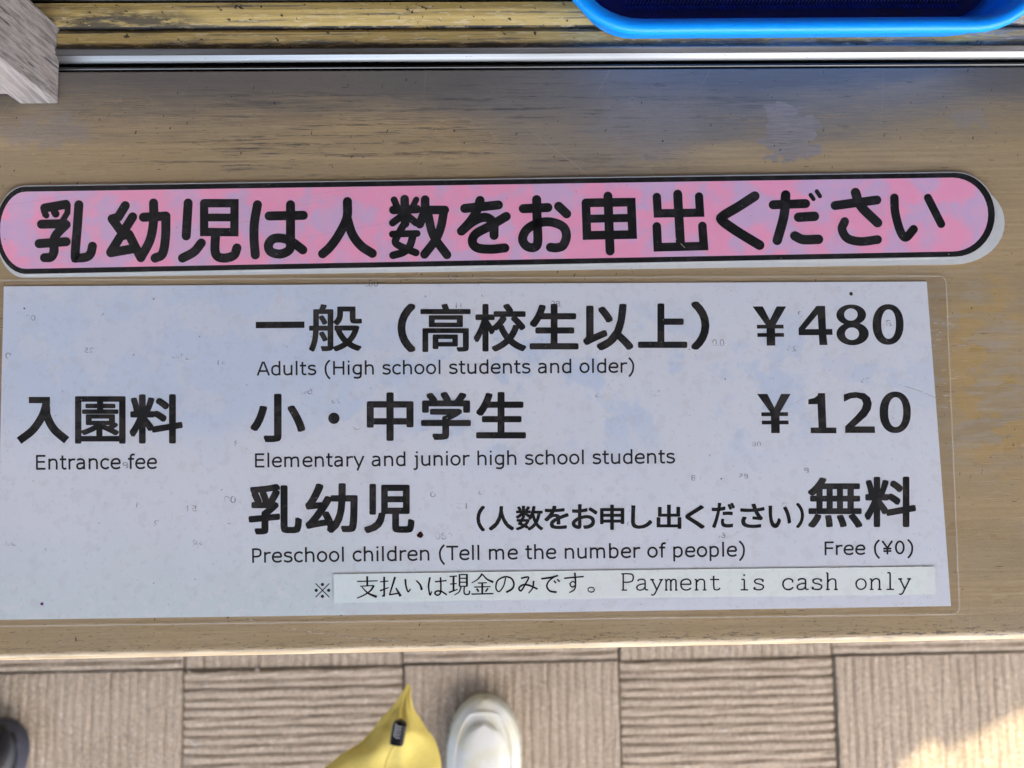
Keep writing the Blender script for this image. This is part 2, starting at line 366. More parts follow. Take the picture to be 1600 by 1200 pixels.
# ------------------------------------------------ kiosk under and round the counter (its wall hides behind the counter edge)
k = MB(); k.box((-1.6, .02, FLOOR), (1.8, .10, -.032))
kw = k.build('kiosk_wall', M['wall']); tag(kw, 'board wall of the ticket kiosk below the counter', 'wall')
k = MB(); k.box((-3.4, 1.5, FLOOR), (3.4, 1.58, 1.448))
tag(k.build('kiosk_back_wall', M['wall']), 'brown boarded back wall inside the ticket kiosk behind the sill', 'wall')
for sx in (-1.25, 1.2):  # side walls out of view, added to cut sky light on the post
    k = MB(); k.box((sx, .16, FLOOR), (sx+.05, 1.499, 1.448))
    tag(k.build('kiosk_shade_wall', M['wall']), 'unseen boarded side wall added to block sky light, '+('left' if sx < 0 else 'right')+' of the counter window', 'wall')
# unseen canopy added for shade, edge cut to leave the lower-right sun patch
ZR = 1.45
def sh(px, py):
    p = U(px, py, FLOOR); return p+SUNV*((ZR-FLOOR)/SUNV.z)
pts = [sh(1330, 1290), sh(1418, 1188), sh(1448, 1160), sh(1474, 1160), sh(1480, 1176), sh(1530, 1146), sh(1552, 1134), sh(1620, 1100), sh(1800, 1040)]  # edge shaped from the shadow outline, cast back along the sun
a0 = pts[0]; pl = [(-3.5, a0.y-.6)]+[(a0.x, a0.y-.25)]+[(p.x, p.y) for p in pts]+[(3.5, pts[-1].y+.9), (3.5, 2.5), (-3.5, 2.5)]
me = bpy.data.meshes.new('shade_canopy'); bm = bmesh.new()
f = bm.faces.new([bm.verts.new((x, y, ZR)) for x, y in pl]); r_ = bmesh.ops.extrude_face_region(bm, geom=[f])
for v in r_['geom']:
    if isinstance(v, bmesh.types.BMVert): v.co.z += .03
bmesh.ops.recalc_face_normals(bm, faces=bm.faces); bm.to_mesh(me); bm.free()
tag(link('shade_canopy', me, M['shade_roof']), 'unseen brown stained board canopy added to shade the ticket counter', 'canopy')

# ================================================================== counter board
YF, YB = -.0923, .1722
ct = tag(empty('counter', (0, YF, -.03)), 'worn brown varnished wooden counter board carrying both notices', 'counter')
prof = [(YB, -.03), (YB, -.0002), (YB-.0002, 0), (YB-.0006, 0), (YF+.0052, 0)]
for i in range(9):
    a = math.pi/2*i/8; r = .0045
    prof.append((YF+r-r*math.sin(a), -r+r*math.cos(a)))
prof += [(YF, -.026), (YF+.004, -.03)]
m = MB(); xs = [-.75+1.6*i/40 for i in range(41)]
m.grid([[(x, y, z) for y, z in prof] for x in xs]); o = m.build('counter_board', M['counter'], ct, True)
# film of tape edges and long hairline scratches lying on the board / notices
# ================================================================== window sill and track
sl_ = tag(empty('window_sill', (0, YB, 0)), 'scratched yellow grooved window sill with a shiny metal track along its front', 'window sill')
Y0 = U(800, 78).y
def ext(name, prof, mat, smooth=False, x0=None, x1=.85):
    m = MB(); x0_ = -.75 if x0 is None else x0
    m.grid([[(x0_+(x1-x0_)*i/24, y, z) for y, z in prof] for i in range(25)]); return m.build(name, mat, sl_, smooth)
yy = lambda py: U(900, py).y
sp_ = [(yy(79), -.02), (yy(79), .0010), (yy(77), .0022), (yy(66), .0030), (yy(54), .0030), (yy(50), .0024), (yy(48), .0012), (yy(45), .0012), (yy(44.5), .0027), (yy(40), .0033), (yy(32), .0041), (yy(22), .0046), (yy(11), .0044), (yy(8), .0030), (yy(7), -.002)]
ext('sill_moulding', sp_, M['sill'])
ext('inner_lip', [(yy(7.5), -.004), (yy(7.5), .0050), (yy(6), .0056), (yy(5), .0050), (yy(5), -.004)], M['alu'])
ext('inner_ledge', [(yy(5), .001), (.60, .001)], M['olive'])
tr = [(yy(79.5), -.01), (yy(79.5), .0040), (yy(80.5), .0046), (yy(82), .0045), (yy(88), .0033), (yy(88.4), .0029), (yy(88.9), .0031), (yy(94), .0012), (yy(96), .0002), (yy(97.2), -.0015), (yy(97.6), -.006)]
ext('sliding_track', tr, M['alu'], False)
ext('track_groove', [(yy(97.6), -.0045), (YB+.0009, -.0045)], M['darkalu'])
ext('track_lip', [(YB+.0022, -.0045), (YB+.0021, .0004), (YB+.0014, .0009), (YB+.0007, .0002), (YB+.0006, -.006)], M['darkalu'], True)

# ================================================================== weathered post
B1, B2, B4 = U(33, 163), U(92, 163), U(108, 45)
x1, x2 = B1.x, B2.x; y1, y2 = B2.y, B4.y
pf = [(x1, .0), (x2, .0), (x2, .95), (-.36, .95), (-.36, .0098), (x1, .0098)]
me = bpy.data.meshes.new('post'); bm = bmesh.new()
f = bm.faces.new([bm.verts.new((x, y1, z+.0004)) for x, z in pf]); r_ = bmesh.ops.extrude_face_region(bm, geom=[f])
for v in r_['geom']:
    if isinstance(v, bmesh.types.BMVert): v.co.y = y2
bmesh.ops.recalc_face_normals(bm, faces=bm.faces); bm.to_mesh(me); bm.free()
po = tag(link('window_post', me, M['post']), 'weathered grey wooden window post standing at the left end of the metal track', 'post'); bevel(po, .0008)

# ================================================================== lettering engine
def crop(ox, oy, s): return lambda p: (ox+p[0]/s, oy+p[1]/s)
def smooth(pts, n=7):
    P = [Vector(p) for p in pts]
    if len(P) < 3: return P
    out = []
    for i in range(len(P)-1):
        p0 = P[i-1] if i else P[0]*2-P[1]; p1, p2 = P[i], P[i+1]; p3 = P[i+2] if i+2 < len(P) else P[-1]*2-P[-2]
        for k in range(n):
            t = k/n; out.append(.5*((2*p1)+(-p0+p2)*t+(2*p0-5*p1+4*p2-p3)*t*t+(-p0+3*p1-3*p2+p3)*t*t*t))
    out.append(P[-1]); return out
class Ink:
    """flat print: ribbons and polygons on a sheet, each a hair above the last so that none share a plane"""
    def __init__(s, z): s.z = z; s.mb = MB(); s.k = 0
    def nz(s): s.k += 1; return s.z+(s.k % 24)*.0000025
    def put(s, verts, faces, tf):
        z = s.nz(); n = len(s.mb.v); s.mb.v += [tuple(U(*tf(v), z)) for v in verts]; s.mb.f += [tuple(n+i for i in f) for f in faces]
    def ribbon(s, pts, wd, tf, cap='round', sm=False, closed=False):
        P = smooth(pts) if sm else [Vector(p) for p in pts]
        n = len(P); W_ = wd if isinstance(wd, (list, tuple)) else None
        L, Rr = [], []
        for i in range(n):
            a = P[i-1] if i or closed else P[0]; b = P[(i+1) % n] if i < n-1 or closed else P[-1]
            d1 = (P[i]-a); d2 = (b-P[i])
            if d1.length < 1e-9: d1 = d2
            if d2.length < 1e-9: d2 = d1
            d1 = d1.normalized(); d2 = d2.normalized(); t = (d1+d2)
            t = t.normalized() if t.length > 1e-6 else d1
            nn = Vector((-t.y, t.x)); c = max(.45, nn.dot(Vector((-d1.y, d1.x))))
            h = (W_[0]+(W_[1]-W_[0])*i/(n-1) if W_ else wd)/2/c
            L.append(P[i]+nn*h); Rr.append(P[i]-nn*h)
        v = [(p.x, p.y) for p in L+Rr]; f = [(i, i+1, n+i+1, n+i) for i in range(n-1)]
        if closed: f.append((n-1, 0, n, 2*n-1))
        s.put(v, f, tf)
        if cap == 'round' and not closed:
            for e, q in ((0, P[0]), (1, P[-1])):
                r = (W_[e] if W_ else wd)/2
                s.disc(q, r, r, tf)
        if cap == 'round' and not sm:
            for q in P[1:-1]: s.disc(q, (W_[0] if W_ else wd)/2, (W_[0] if W_ else wd)/2, tf)
    def disc(s, c, rx, ry, tf, n=20):
        s.put([(c[0]+rx*math.cos(2*math.pi*i/n), c[1]+ry*math.sin(2*math.pi*i/n)) for i in range(n)], [tuple(range(n))], tf)
    def annulus(s, c, r, ci, ri, tf, n=40, e=1.0):
        def el(c, r, i):
            a = 2*math.pi*i/n; ca, sa = math.cos(a), math.sin(a)
            return (c[0]+r[0]*math.copysign(abs(ca)**e, ca), c[1]+r[1]*math.copysign(abs(sa)**e, sa))
        s.put([el(c, r, i) for i in range(n)]+[el(ci, ri, i) for i in range(n)], [(i, (i+1) % n, n+(i+1) % n, n+i) for i in range(n)], tf)
    def poly(s, loops, tf):
        cu = bpy.data.curves.new('c', 'CURVE'); cu.dimensions = '2D'; cu.fill_mode = 'BOTH'
        for lp in loops:
            sp = cu.splines.new('POLY'); sp.points.add(len(lp)-1); sp.use_cyclic_u = True
            for i, p in enumerate(lp): sp.points[i].co = (p[0]/100, -p[1]/100, 0, 1)
        o = bpy.data.objects.new('c', cu); me = bpy.data.meshes.new_from_object(o)
        s.put([(v.co.x*100, -v.co.y*100) for v in me.vertices], [tuple(p.vertices) for p in me.polygons], tf)
        bpy.data.objects.remove(o); bpy.data.curves.remove(cu); bpy.data.meshes.remove(me)
    def char(s, ch, box, tf, bold=.024, mirror=False):
        me = glyph(ch); xs_ = [v.co.x for v in me.vertices]; ys_ = [v.co.y for v in me.vertices]
        a0, a1, b0, b1 = min(xs_)-bold, max(xs_)+bold, min(ys_)-bold, max(ys_)+bold
        x0, y0, x1_, y1_ = box
        def loc(x, y):
            u = (x-a0)/(a1-a0)
            if mirror: u = 1-u
            return (x0+(x1_-x0)*u, y1_-(y1_-y0)*(y-b0)/(b1-b0))
        offs = [(0, 0)] if bold == 0 else [(bold*math.cos(math.pi*k/4)*(1.0 if k % 2 == 0 else 1.18), bold*math.sin(math.pi*k/4)*(1.0 if k % 2 == 0 else 1.18)) for k in range(8)]
        fs = [tuple(p.vertices) for p in me.polygons]
        for dx, dy in offs: s.put([loc(v.co.x+dx, v.co.y+dy) for v in me.vertices], fs, tf)
    def build(s, name, mat, parent): return s.mb.build(name, mat, parent)
GL = {}
def glyph(ch):
    if ch not in GL:
        c = bpy.data.curves.new('t', 'FONT'); c.body = ch; c.size = 1; c.resolution_u = 4
        o = bpy.data.objects.new('t', c); COL.objects.link(o)
        dg = bpy.context.evaluated_depsgraph_get(); GL[ch] = bpy.data.meshes.new_from_object(o.evaluated_get(dg))
        bpy.data.objects.remove(o); bpy.data.curves.remove(c)
    return GL[ch]
# ---- humanist sans letters drawn as even strokes (units: 2048 to the em)
SANS = {
 'A': (1400, [('l', [(85, 0), (660, 1489)]), ('l', [(740, 1489), (1315, 0)]), ('l', [(300, 480), (1100, 480)])]),
 'E': (1295, [('l', [(265, 0), (265, 1489)]), ('l', [(265, 1400), (1150, 1400)]), ('l', [(265, 790), (1100, 790)]), ('l', [(265, 90), (1160, 90)])]),
 'F': (1177, [('l', [(265, 0), (265, 1489)]), ('l', [(265, 1400), (1130, 1400)]), ('l', [(265, 760), (1060, 760)])]),
 'H': (1539, [('l', [(265, 0), (265, 1489)]), ('l', [(1274, 0), (1274, 1489)]), ('l', [(265, 790), (1274, 790)])]),
 'P': (1235, [('l', [(265, 0), (265, 1489)]), ('s', [(265, 1400), (680, 1400), (980, 1300), (1060, 1030), (970, 750), (680, 640), (265, 640)])]),
 'T': (1262, [('l', [(20, 1400), (1242, 1400)]), ('l', [(631, 0), (631, 1400)])]),
 'a': (1230, [('s', [(200, 950), (430, 1035), (700, 1020), (880, 900), (920, 680)]), ('l', [(925, 700), (925, 0)]), ('s', [(925, 640), (560, 620), (290, 540), (185, 330), (280, 120), (500, 70), (740, 150), (925, 330)])]),
 'b': (1276, [('l', [(245, 0), (245, 1556)]), ('s', [(245, 860), (460, 1010), (720, 1030), (960, 880), (1040, 560), (950, 230), (700, 75), (450, 100), (245, 220)])]),
 'c': (1067, [('s', [(980, 900), (760, 1020), (500, 1010), (260, 850), (180, 560), (260, 260), (500, 95), (760, 90), (980, 215)])]),
 'd': (1276, [('l', [(1030, 0), (1030, 1556)]), ('s', [(1030, 860), (820, 1010), (560, 1030), (310, 880), (230, 560), (310, 230), (570, 75), (820, 100), (1030, 220)])]),
 'e': (1220, [('l', [(190, 580), (1060, 580)]), ('s', [(1060, 560), (1030, 820), (880, 1000), (620, 1035), (340, 920), (195, 640), (220, 330), (400, 130), (660, 75), (900, 110), (1090, 210)])]),
 'f': (720, [('s', [(760, 1450), (560, 1465), (390, 1380), (340, 1150)]), ('l', [(340, 1180), (340, 0)]), ('l', [(60, 1030), (690, 1030)])]),
 'g': (1276, [('l', [(1030, 1117), (1030, 60)]), ('s', [(1030, 80), (970, -200), (760, -330), (500, -335), (270, -280)]), ('s', [(1030, 880), (820, 1010), (560, 1030), (310, 880), (230, 570), (310, 270), (560, 110), (820, 130), (1030, 270)])]),
 'h': (1296, [('l', [(260, 0), (260, 1556)]), ('s', [(260, 850), (460, 980), (700, 1030), (940, 940), (1035, 680)]), ('l', [(1036, 720), (1036, 0)])]),
 'i': (562, [('l', [(281, 0), (281, 1117)]), ('l', [(281, 1340), (281, 1530)])]),
 'j': (705, [('s', [(60, -330), (260, -335), (390, -250), (420, -20)]), ('l', [(420, -60), (420, 1117)]), ('l', [(420, 1340), (420, 1530)]), ('l', [(190, 1030), (420, 1030)])]),
 'l': (562, [('l', [(281, 0), (281, 1556)])]),
 'm': (1992, [('l', [(260, 0), (260, 1117)]), ('s', [(260, 860), (440, 990), (660, 1030), (850, 960), (920, 700)]), ('l', [(921, 740), (921, 0)]), ('s', [(921, 830), (1140, 990), (1360, 1030), (1560, 960), (1640, 700)]), ('l', [(1641, 740), (1641, 0)])]),
 'n': (1296, [('l', [(260, 0), (260, 1117)]), ('s', [(260, 850), (460, 980), (700, 1030), (940, 940), (1035, 680)]), ('l', [(1036, 720), (1036, 0)])]),
 'o': (1243, [('o', [(621, 556), (445, 480)])]),
 'p': (1276, [('l', [(245, -425), (245, 1117)]), ('s', [(245, 860), (460, 1010), (720, 1030), (960, 880), (1040, 560), (950, 230), (700, 75), (450, 100), (245, 220)])]),
 'r': (874, [('l', [(260, 0), (260, 1117)]), ('s', [(260, 820), (440, 960), (640, 1020), (870, 1010)])]),
 's': (1067, [('s', [(920, 925), (700, 1020), (440, 1025), (240, 930), (250, 720), (500, 610), (800, 530), (920, 340), (800, 140), (540, 75), (320, 105), (130, 200)])]),
 't': (807, [('l', [(340, 1430), (340, 350)]), ('s', [(340, 390), (370, 180), (520, 85), (760, 100)]), ('l', [(60, 1030), (740, 1030)])]),
 'u': (1296, [('l', [(1036, 0), (1036, 1117)]), ('l', [(260, 400), (260, 1117)]), ('s', [(260, 440), (330, 190), (540, 80), (800, 120), (1036, 260)])]),
 'y': (1212, [('l', [(110, 1117), (600, 30)]), ('l', [(1105, 1117), (430, -425)])]),
 '(': (930, [('s', [(750, 1600), (450, 1260), (300, 900), (290, 540), (350, 180), (520, -150), (750, -425)])]),
 ')': (930, [('s', [(180, 1600), (480, 1260), (630, 900), (640, 540), (580, 180), (410, -150), (180, -425)])]),
 '0': (1302, [('o', [(651, 745), (410, 660)])]),
 '\u00a5': (1302, [('l', [(130, 1489), (651, 700)]), ('l', [(1172, 1489), (651, 700)]), ('l', [(651, 720), (651, 0)]), ('l', [(230, 640), (1070, 640)]), ('l', [(230, 370), (1070, 370)])]),
 ' ': (640, [])}
# ---- slab-serif typewriter letters, one width
TY = {
 'P': [('l', [(200, 1380), (200, 60)]), ('s', [(100, 1380), (560, 1385), (860, 1300), (910, 1020), (820, 780), (560, 690), (200, 690)]), ('l', [(70, 40), (470, 40)]), ('l', [(60, 1380), (250, 1380)])],
 'a': [('s', [(180, 780), (300, 900), (520, 930), (690, 850), (720, 640)]), ('s', [(720, 640), (715, 200), (770, 60), (930, 60)]), ('s', [(720, 560), (380, 500), (150, 340), (170, 110), (370, 30), (590, 110), (720, 300)])],
 'y': [('l', [(170, 890), (510, 60)]), ('s', [(860, 890), (510, 60), (360, -280), (220, -380), (110, -330)]), ('l', [(50, 890), (330, 890)]), ('l', [(680, 890), (960, 890)])],
 'm': [('l', [(140, 890), (140, 30)]), ('s', [(140, 700), (240, 880), (380, 900), (460, 780), (470, 500)]), ('l', [(470, 560), (470, 30)]), ('s', [(470, 700), (580, 880), (740, 900), (830, 780), (840, 500)]), ('l', [(840, 560), (840, 30)]), ('l', [(40, 890), (140, 890)]), ('l', [(50, 30), (250, 30)]), ('l', [(390, 30), (560, 30)]), ('l', [(760, 30), (950, 30)])],
 'e': [('l', [(160, 500), (850, 500)]), ('s', [(850, 500), (820, 760), (660, 910), (440, 910), (210, 760), (150, 450), (250, 150), (470, 30), (700, 60), (860, 200)])],
 'n': [('l', [(220, 890), (220, 30)]), ('s', [(220, 640), (380, 850), (580, 910), (750, 820), (790, 560)]), ('l', [(790, 600), (790, 30)]), ('l', [(90, 890), (220, 890)]), ('l', [(90, 30), (360, 30)]), ('l', [(660, 30), (930, 30)])],
 't': [('l', [(410, 1200), (410, 300)]), ('s', [(410, 330), (450, 100), (600, 30), (760, 70), (860, 200)]), ('l', [(150, 890), (790, 890)])],
 'i': [('l', [(510, 890), (510, 30)]), ('l', [(300, 890), (510, 890)]), ('l', [(250, 30), (770, 30)]), ('d', [(500, 1250), (75, 75)])],
 's': [('s', [(780, 700), (740, 860), (540, 920), (320, 880), (210, 740), (300, 580), (560, 500), (780, 400), (820, 220), (680, 60), (450, 30), (260, 90), (190, 260)]), ('l', [(790, 900), (790, 680)]), ('l', [(180, 260), (180, 30)])],
 'c': [('s', [(830, 640), (800, 820), (620, 920), (400, 890), (200, 710), (150, 440), (260, 140), (490, 30), (720, 70), (870, 240)]), ('l', [(830, 860), (830, 620)])],
 'h': [('l', [(220, 1400), (220, 30)]), ('s', [(220, 640), (380, 850), (580, 910), (750, 820), (790, 560)]), ('l', [(790, 600), (790, 30)]), ('l', [(90, 1400), (220, 1400)]), ('l', [(90, 30), (360, 30)]), ('l', [(660, 30), (930, 30)])],
 'o': [('o', [(510, 470), (350, 430)])],
 'l': [('l', [(510, 1400), (510, 30)]), ('l', [(300, 1400), (510, 1400)]), ('l', [(250, 30), (770, 30)])], ' ': []}
def line(ink, text, p0, p1, cap, font, wt, mono=None, capu=1489):
    """set a line so that its ink runs from p0 to p1 (photo points on the baseline), cap height in photo px"""
    adv = []; x = 0; lo, hi = 1e9, -1e9
    for ch in text:
        st = font[ch][1] if mono is None else font[ch]; a = font[ch][0] if mono is None else mono
        for kd, P in st:
            X_ = [P[0][0]-P[1][0], P[0][0]+P[1][0]] if kd in 'od' else [p[0] for p in P]
            lo = min(lo, x+min(X_)-wt*.5); hi = max(hi, x+max(X_)+wt*.5)
        adv.append((x, st)); x += a
    d = Vector(p1)-Vector(p0); ex = d/(hi-lo); sy = cap/capu; up = Vector((d.y, -d.x)).normalized()
    O = Vector(p0)
    def tf(p): q = O+ex*(p[0]-lo)+up*(p[1]*sy); return (q.x, q.y)
    for ox, st in adv:
        for kd, P in st:
            if kd == 'o':
                c = (P[0][0]+ox, P[0][1]); r = P[1]; ink.annulus(c, (r[0]+wt/2, r[1]+wt/2), c, (r[0]-wt/2, r[1]-wt/2), tf, 28)
            elif kd == 'd': ink.disc((P[0][0]+ox, P[0][1]), P[1][0], P[1][1], tf)
            else: ink.ribbon([(p[0]+ox, p[1]) for p in P], wt, tf, 'butt', kd == 's')

# ================================================================== pink banner
bn = tag(empty('pink_banner', tuple(U(780, 350, 0))), 'long pink pill-shaped sign with bold black Japanese lettering and a black outline', 'sign')
def pill(tl, tr, br, bl, rl, rr, n=18):
    """outline in photo px of a pill from its four straight-run ends"""
    out = []
    def arc(c, r, a0, a1, ry): return [(c[0]+r*math.cos(math.radians(a0+(a1-a0)*i/n)), c[1]-ry*math.sin(math.radians(a0+(a1-a0)*i/n))) for i in range(n+1)]
    cr = ((tr[0]+br[0])/2, (tr[1]+br[1])/2); cl = ((tl[0]+bl[0])/2, (tl[1]+bl[1])/2)
    out += [tl]+arc(cr, rr, 90, -90, (br[1]-tr[1])/2)+arc(cl, rl, 270, 90, (bl[1]-tl[1])/2)
    N = len(out); return out
def shift(pts, c=(0, 0)): return [(x+c[0], y+c[1]) for x, y in pts]
def sheet(name, outline, z, th, mat, parent):
    top = [U(x, y, z) for x, y in outline]; bot = [Vector((p.x, p.y, z-th)) for p in top]
    m = MB(); m.poly(top); m.poly(bot[::-1]); m.grid([bot, top], True)
    me = m.mesh(name); bm = bmesh.new(); bm.from_mesh(me); bmesh.ops.remove_doubles(bm, verts=bm.verts, dist=1e-7); bmesh.ops.recalc_face_normals(bm, faces=bm.faces); bm.to_mesh(me); bm.free()
    return link(name, me, mat, parent)
OUT = pill((40, 291.5), (1497, 270), (1488, 401), (40, 428), 47, 62)
INN = pill((40, 299.5), (1492, 277.5), (1484, 393), (40, 420), 40, 56)
UND = pill((38, 297), (1495, 283), (1487, 413), (38, 434), 44, 79)
BASE = pill((40, 290), (1497, 268.5), (1488, 403), (40, 429.5), 48, 64)
us = sheet('underlay_sheet', UND, .0003, .0002, M['under'], bn); us['label'] = 'old white sheet showing at the lower and right edge'
sheet('banner_sheet', BASE, .00075, .0003, M['under'], bn)
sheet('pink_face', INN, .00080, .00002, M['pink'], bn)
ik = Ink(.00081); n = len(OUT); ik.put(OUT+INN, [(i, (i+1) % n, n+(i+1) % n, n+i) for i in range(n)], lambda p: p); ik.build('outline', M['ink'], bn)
A_, B_, C_ = crop(0, 270, 2.963), crop(500, 270, 2.963), crop(1000, 260, 2.667)
W1, W2 = 42.5, 40
CH = [
 (A_, W1, [('l', [(207, 163), (305, 146)]), ('l', [(203, 178), (215, 198)], 28), ('l', [(253, 182), (258, 190)], 36), ('l', [(314, 150), (312, 185), (290, 222)], 28), ('s', [(192, 238), (300, 236)]), ('s', [(306, 240), (262, 285), (248, 320), (250, 362), (236, 390), (206, 393)]), ('l', [(181, 328), (306, 319)]), ('s', [(365, 148), (358, 250), (348, 380), (358, 394), (400, 390), (420, 372), (428, 340)]), ('l', [(205, 165), (207, 195)], 24)]),
 (A_, W1, [('l', [(580, 152), (548, 205)]), ('l', [(519, 213), (575, 290)]), ('l', [(614, 204), (512, 368)]), ('l', [(513, 370), (625, 350)]), ('l', [(597, 285), (648, 385)]), ('l', [(548, 205), (520, 214)]), ('l', [(664, 206), (768, 200)]), ('s', [(768, 202), (766, 300), (752, 375), (718, 395)]), ('s', [(711, 140), (711, 220), (695, 310), (652, 393)])]),
 (A_, W1, [('l', [(871, 140), (862, 292)]), ('l', [(945, 141), (1086, 141), (1085, 275), (945, 274), (945, 141)], 39), ('l', [(950, 207), (1080, 207)], 36), ('s', [(932, 325), (898, 366), (845, 395)]), ('s', [(998, 285), (996, 362), (1012, 390), (1050, 394), (1084, 380), (1097, 348)])]),
 (A_, W1, [('s', [(1192, 148), (1178, 230), (1176, 300), (1182, 380)]), ('l', [(1246, 200), (1404, 197)]), ('l', [(1345, 148), (1345, 330)]), ('s', [(1345, 320), (1340, 356), (1300, 376), (1255, 366), (1243, 335), (1265, 306), (1310, 304), (1355, 322), (1402, 357)])]),
 (B_, W1, [('s', [(127, 133), (124, 210), (85, 290), (45, 345), (12, 375)]), ('s', [(127, 215), (150, 285), (190, 338), (242, 373)])]),
 (B_, W1-2, [('l', [(343, 125), (356, 155)], 32), ('l', [(392, 122), (394, 235)]), ('l', [(446, 124), (430, 155)], 28), ('l', [(340, 172), (448, 168)]), ('l', [(385, 195), (336, 232)], 34), ('l', [(400, 195), (445, 232)], 34), ('l', [(335, 284), (450, 281)], 32), ('s', [(385, 245), (360, 290), (350, 325), (395, 350), (444, 370)], 34), ('s', [(432, 285), (415, 340), (385, 368), (338, 382)], 36), ('s', [(487, 124), (484, 175), (462, 238)]), ('l', [(490, 172), (578, 172)]), ('s', [(574, 175), (560, 250), (535, 310), (484, 378)]), ('s', [(500, 190), (525, 290), (588, 380)])]),
 (B_, W1, [('l', [(670, 165), (826, 149)]), ('s', [(741, 128), (722, 185), (690, 232), (655, 270)]), ('s', [(655, 270), (710, 225), (765, 206), (802, 232), (806, 290)]), ('s', [(862, 202), (790, 245), (720, 284), (706, 322), (730, 348), (790, 354), (856, 348)])]),
 (B_, W1, [('l', [(941, 166), (1055, 161)]), ('s', [(1003, 124), (1005, 220), (1008, 320), (990, 346), (955, 338), (938, 305), (958, 262), (1010, 233), (1070, 228), (1125, 250), (1141, 292), (1125, 336), (1095, 347), (1067, 345)]), ('l', [(1105, 155), (1142, 190)])]),
 (B_, W1-2, [('l', [(1231, 139), (1441, 136), (1447, 286), (1236, 290), (1231, 139)]), ('l', [(1240, 213), (1440, 209)], 38), ('l', [(1333, 108), (1343, 362)], 42)]),
 (C_, W2, [('l', [(70, 127), (74, 196), (250, 193), (246, 125)], 35), ('l', [(157, 116), (169, 330)], 38), ('l', [(70, 250), (74, 337), (266, 332), (260, 248)], 36)]),
 (C_, W2+1, [('s', [(478, 124), (410, 168), (346, 207), (343, 226), (400, 268), (498, 328)])]),
 (C_, W2, [('l', [(555, 160), (690, 155)], 38), ('s', [(607, 119), (600, 205), (572, 308)]), ('l', [(711, 119), (723, 136)], 18), ('l', [(737, 104), (750, 124)], 18), ('l', [(661, 212), (727, 208)]), ('s', [(646, 290), (680, 305), (744, 304)])]),
 (C_, W2, [('l', [(813, 163), (987, 140)], 38), ('s', [(898, 109), (920, 165), (990, 235)]), ('s', [(853, 230), (842, 262), (865, 300), (920, 313), (990, 305)], 37)]),
 (C_, W2, [('s', [(1060, 131), (1064, 195), (1085, 270), (1108, 296), (1140, 262)], 36), ('l', [(1200, 131), (1255, 240)], 34)]),
]
for tf, wd, strokes in CH:
    ik = Ink(.00083)
    for st in strokes:
        ik.ribbon(st[1], st[2] if len(st) > 2 else wd, tf, 'round', st[0] == 's')
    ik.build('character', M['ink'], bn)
sheet('laminate_film', pill((40, 288), (1497, 266.5), (1488, 404), (40, 431), 49, 66), .00102, .00003, M['film'], bn)

# ================================================================== price notice
pn = tag(empty('price_notice', tuple(U(740, 700, 0))), 'large white laminated price notice in Japanese and English listing entrance fees in yen', 'notice')
PAP = [(6, 447.5), (700, 443.5), (1448, 440), (1467, 690), (1486, 947), (740, 958.5), (-4, 968.5), (0, 700)]
sheet('paper_sheet', PAP, .0004, .0003, M['white'], pn)
def rr(P, r, n=6):
    out = []
    for i, p in enumerate(P):
        p = Vector(p); a = (Vector(P[i-1])-p).normalized(); b = (Vector(P[(i+1) % len(P)])-p).normalized()
        s_, e_ = p+a*r, p+b*r
        for k_ in range(n+1):
            t = k_/n; q = s_*(1-t)**2+p*2*t*(1-t)+e_*t*t; out.append((q.x, q.y))
    return out
FIL = rr([(-14, 438), (1478, 431), (1500, 960), (-26, 979)], 14)
ik = Ink(.00042)
K2, K3, K4, K5, K6, K7 = crop(380, 450, 3.478), crop(820, 450, 4.706), crop(1140, 440, 4), crop(380, 690, 3.077), crop(900, 690, 2.581), crop(0, 590, 5.333)
def group(name, items, mat=M['print_'], z=.00042):
    ik = Ink(z)
    for it in items: it(ik)
    return ik.build(name, mat, pn)
def C(ch, box, tf, b=.028): return lambda ik: ik.char(ch, box, tf, b)
def Pq(loops, tf): return lambda ik: ik.poly(loops, tf)
group('adult_heading', [Pq([[(68, 184), (333, 182), (333, 217), (68, 219)]], K2), C('般', (357, 88, 646, 347), K2, .018), C('（', (838, 84, 938, 350), K2, .034), C('高', (963, 85, 1236, 348), K2, .017), C('校', (1252, 85, 1540, 346), K2, .023),
    C('生', (35, 116, 396, 452), K3), C('以', (427, 116, 800, 460), K3), C('上', (832, 113, 1195, 441), K3, .028), C('）', (1221, 97, 1358, 456), K3, .034)])
def yen(dx, dy): return [Pq([[(143+dx, 155+dy), (208+dx, 155+dy), (252+dx, 240+dy), (294+dx, 155+dy), (354+dx, 155+dy), (284+dx, 276+dy), (286+dx, 400+dy), (232+dx, 400+dy), (230+dx, 276+dy)]], K4), Pq([[(170+dx, 270+dy), (337+dx, 269+dy), (338+dx, 293+dy), (171+dx, 294+dy)]], K4), Pq([[(173+dx, 322+dy), (340+dx, 321+dy), (341+dx, 345+dy), (174+dx, 346+dy)]], K4)]
def An(c, r, ci, ri, e=1.0): return lambda ik: ik.annulus(c, r, ci, ri, K4, 44, e)
group('price_figure', yen(0, 0)+[Pq([[(543, 152), (597, 152), (603, 296), (642, 296), (644, 333), (605, 333), (612, 396), (562, 397), (557, 335), (432, 335), (431, 292)], [(550, 205), (472, 297), (556, 297)]], K4),
    An((760, 208), (93, 65), (758, 206), (42, 38)), An((769, 326), (101, 72), (765, 326), (44, 39)), An((991, 268), (97, 127), (994, 266), (46, 92), .92)])
